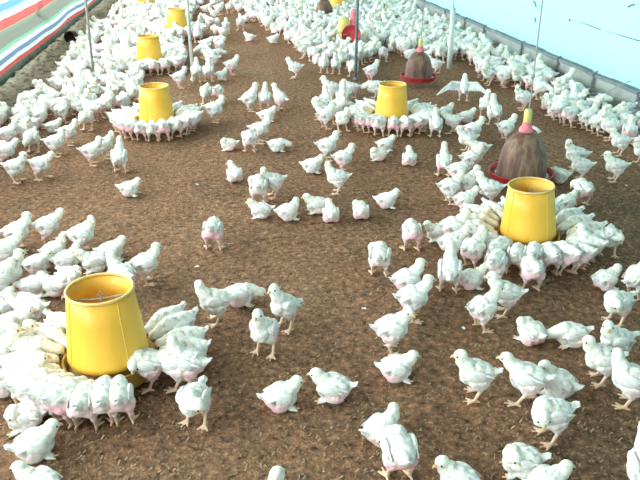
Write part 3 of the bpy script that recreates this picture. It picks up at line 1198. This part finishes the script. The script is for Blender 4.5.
# packed flocks farther off: spread on the ground inside these outlines
FLOCKS = [
    ('bright chick in the packed flock between the tarpaulin and the row of feeders', 'tarpaulin-side flock', .135, 1.0,
     [(28, 112), (62, 86), (72, 62), (98, 34), (128, 4), (170, -22), (215, -22), (196, 6), (188, 30), (178, 50), (186, 70), (140, 78), (136, 104), (112, 112), (104, 124), (60, 124), (34, 126)]),
    ('chick in the loose flock at the tarpaulin edge by the debris', 'debris-side flock', .17, .9,
     [(0, 118), (28, 116), (60, 122), (48, 140), (26, 146), (0, 160)]),
    ('chick in the scattered group beyond the open litter near the far feeders', 'far scattered group', .27, .8,
     [(196, 4), (240, -4), (262, 2), (246, 26), (226, 44), (214, 70), (198, 66)]),
    ('chick in the dense group at the far edge of the open litter', 'far edge group', .15, 1.0,
     [(216, -16), (300, -18), (318, 8), (310, 30), (296, 40), (270, 32), (252, 20), (240, 8)]),
    ('chick in the dense flock around the dark pole and the tilted red pan', 'dark pole flock', .15, 1.0,
     [(300, 10), (318, 2), (372, 4), (384, 30), (376, 60), (346, 70), (316, 66), (300, 56), (288, 40)]),
    ('chick in the far packed flock between the dark pole and the grey low wall', 'far wall-side flock', .125, 1.0,
     [(310, -22), (392, -24), (440, 20), (478, 48), (474, 62), (440, 64), (404, 58), (378, 46), (368, 4)]),
    ('chick in the packed flock along the foot of the grey low wall', 'low wall flock', .14, 1.0,
     [(470, 62), (486, 50), (540, 80), (642, 126), (660, 150), (636, 150), (606, 140), (580, 132), (552, 122), (542, 104), (520, 90), (486, 86)]),
    ('chick in the group on the tarpaulin side of the mid-shed feeder', 'mid-shed feeder group', .15, .9,
     [(318, 112), (346, 106), (356, 122), (346, 132), (322, 132)]),
]


def inside(poly, x, y):
    c = False
    for (x0, y0), (x1, y1) in zip(poly, poly[1:] + poly[:1]):
        if (y0 > y) != (y1 > y) and x < (x1 - x0) * (y - y0) / (y1 - y0) + x0:
            c = not c
    return c


OBST = [(p.x, p.y, .42) for p in FPOS[:4]] + [(p.x, p.y, .24) for p in FPOS[4:]]
OBST += [(*ground(521, 186).xy, .30), (*ground(418, 88).xy, .27), (*ground(324, 21).xy, .22), (*ground(351, 46).xy, .22)]
far = []
for lab, grp, dmin, keep, poly in FLOCKS:
    pts = [ground(*p) for p in poly]
    x0, x1 = min(p.x for p in pts), max(p.x for p in pts)
    y0, y1 = min(p.y for p in pts), max(p.y for p in pts)
    mine = []
    for _ in range(9000):
        x, y = rng.uniform(x0, x1), rng.uniform(y0, y1)
        px_, py_ = project((x, y, 0))
        if not inside(poly, px_, py_) or x > XR - .17 or x < XL + .22:
            continue
        if any((x - a) ** 2 + (y - b_) ** 2 < r * r for a, b_, r in OBST):
            continue
        if any((x - a) ** 2 + (y - b_) ** 2 < .15 ** 2 for a, b_ in PLACED) or any((x - m_[0]) ** 2 + (y - m_[1]) ** 2 < dmin * dmin for m_ in mine) \
                or any((x - m_[1]) ** 2 + (y - m_[2]) ** 2 < .12 ** 2 for m_ in far):
            continue
        mine.append((x, y))
    for x, y in mine:
        if rng.random() < keep:
            far.append((project((x, y, 0))[1], x, y, lab, grp))
# chicks eating at the far feeders
for fi in (4, 5, 6):
    c = FPOS[fi]
    for a in range(0, 360, 24):
        aj = math.radians(a + rng.uniform(-4, 4))
        p = Vector((c.x, c.y, 0)) + (RT * math.cos(aj) + FLAT * math.sin(aj)) * .36
        far.append((project(p)[1], p.x, p.y, 'chick eating at the %s' % {4: 'third tarpaulin-side feeder', 5: 'small fourth tarpaulin-side feeder', 6: 'distant feeder behind the farthest drinker'}[fi],
                    'chicks at far feeder %s' % 'abc'[fi - 4], BASE_ANG + aj + PI))
far.sort(key=lambda t: -t[0])
WORDS = {'S': 'standing', 'R': 'alert', 'Q': 'alert', 'T': 'upright', 'W': 'walking', 'E': 'pecking', 'P': 'preening', 'L': 'resting', 'J': 'seated', 'K': 'curled up', 'D': 'crouching'}
SHORT = {'tarpaulin-side flock': 'flock beside the tarpaulin', 'debris-side flock': 'loose flock by the debris', 'mid-shed feeder group': 'bunch by the mid feeder', 'low wall flock': 'flock along the grey low wall'}
ORDN = 'nearest second third fourth fifth sixth seventh eighth ninth tenth'.split()
count = {}
left = max(0, 312 - len(PLACED))
stuffV, stuffF, stuffM, stuffT, off = [], [], [], [], 0
for i, t in enumerate(far):
    x, y, lab, grp = t[1:5]
    if len(t) > 5:
        ang, key = t[5], 'E'
    else:
        ang, key = rng.uniform(0, 2 * PI), rng.choice('SSRQTWEPLJKS')
    s = rng.uniform(.98, 1.12)
    if i < left:
        if grp in SHORT:
            k_ = count[grp] = count.get(grp, 0) + 1
            hd_ = math.degrees(ang - BASE_ANG) % 360
            face = ['facing the wall', 'facing away', 'facing the tarpaulin', 'facing the viewer'][int(((hd_ + 45) % 360) // 90)]
            nth = 'nearest' if k_ == 1 else (ORDN[k_ - 1] + ' nearest' if k_ <= 10 else '%dth nearest' % k_ if k_ % 10 not in (1, 2, 3) or k_ in (11, 12, 13) else '%d%s nearest' % (k_, {1: 'st', 2: 'nd', 3: 'rd'}[k_ % 10]))
            lab = '%s chick %s, %s of the %s' % (WORDS[key], face, nth, SHORT[grp])
        place_chick(Vector((x, y, 0)), ang, key, lab, grp, s, t[0] > 90)
        continue
    V, F, MI, T = LOW[key]
    ca, sa = math.cos(ang) * s, math.sin(ang) * s
    W_ = np.empty_like(V)
    W_[:, 0] = V[:, 0] * ca - V[:, 1] * sa + x
    W_[:, 1] = V[:, 0] * sa + V[:, 1] * ca + y
    W_[:, 2] = V[:, 2] * s
    stuffV.append(W_)
    stuffF += [[k + off for k in f] for f in F]
    stuffM += MI
    stuffT.append(T)
    off += len(V)
if stuffV:
    me = bpy.data.meshes.new('distant_flock')
    me.from_pydata(np.concatenate(stuffV).tolist(), [], stuffF)
    for m_ in (M_DOWN, M_LEG, M_BEAK, M_WING):
        me.materials.append(m_)
    me.polygons.foreach_set('material_index', stuffM)
    at = me.color_attributes.new('tint', 'FLOAT_COLOR', 'POINT')
    at.data.foreach_set('color', np.concatenate(stuffT).astype(np.float32).ravel())
    me.shade_smooth()
    o = link('distant_flock', me)
    o['kind'] = 'stuff'
    o['label'] = 'mass of tiny distant white chicks filling the far part of the shed'
    o['category'] = 'flock'
print('CHICKS', len(PLACED), 'far stuff', len(far) - left)

# ------------------------------------------------------------------ loose litter and feathers
rng = random.Random(5)
V, F = [], []
for k in range(34000):
    y = 1.4 + 7 * rng.random() ** 1.4
    x = rng.uniform(-.35 * y - .4, .65 * y + .5)
    if x < XL + .1 or x > XR - .05:
        continue
    L, Wd = rng.uniform(.003, .009), rng.uniform(.0018, .004)
    a, t1 = rng.uniform(0, PI), rng.gauss(0, .35)
    ca, sa = math.cos(a), math.sin(a)
    z = .010 * noise.noise((x * 2.2, y * 2.2, 0)) + .006 * noise.noise((x * 9, y * 9, 3)) - .008 + rng.uniform(.001, .005)
    i = len(V)
    for u, v, dz in ((-L, -Wd, -L * t1), (L, -Wd * .5, L * t1), (L * .8, Wd, L * t1 + .002), (-L, Wd * .8, -L * t1 + .001)):
        V.append((x + u * ca - v * sa, y + u * sa + v * ca, z + dz))
    F.append((i, i + 1, i + 2, i + 3))
me = bpy.data.meshes.new('husk_litter')
me.from_pydata(V, [], F)
o = link('husk_litter', me, M_FLAKE)
o['kind'] = 'stuff'
o['label'] = 'brown husk and shaving flakes strewn over the shed floor'
o['category'] = 'litter'
bm = bmesh.new()
for i in range(3):
    feather(bm, (-.012 + .002 * i, -.004 * i, .006), (.014 - .004 * i, .006 * (i - 1), .007), .005, .001, Vector((0, 0, 1)))
fme = bpy.data.meshes.new('loose_feather')
bm.to_mesh(fme)
bm.free()
fme.materials.append(M_FEATH)
for (x, y), lab in {(164, 309): 0, (197, 186): 0, (164, 268): 0, (463, 330): 0, (626, 186): 0, (602, 201): 0, (237, 199): 0, (464, 329): 0}.items():
    pass
for x, y, lab in ((197, 185, 'tiny white feather on bare litter left of the tight bunch of four chicks'), (197, 267, 'tiny white feather on bare litter behind the nearest feeder ring'),
                  (364, 309, 'tiny white feather beside the row of three standing chicks'), (463, 329, 'tiny white feather at the foot of the plump pink-bellied chick'),
                  (626, 186, 'tiny white feather below two chicks in profile by the wall')):
    o = bpy.data.objects.new('loose_feather', fme)
    COL.objects.link(o)
    g = ground(x, y)
    o.location = (g.x, g.y, .0)
    o.rotation_euler.z = rng.uniform(0, 6)
    tag(o, lab, 'feather', 'loose feathers')
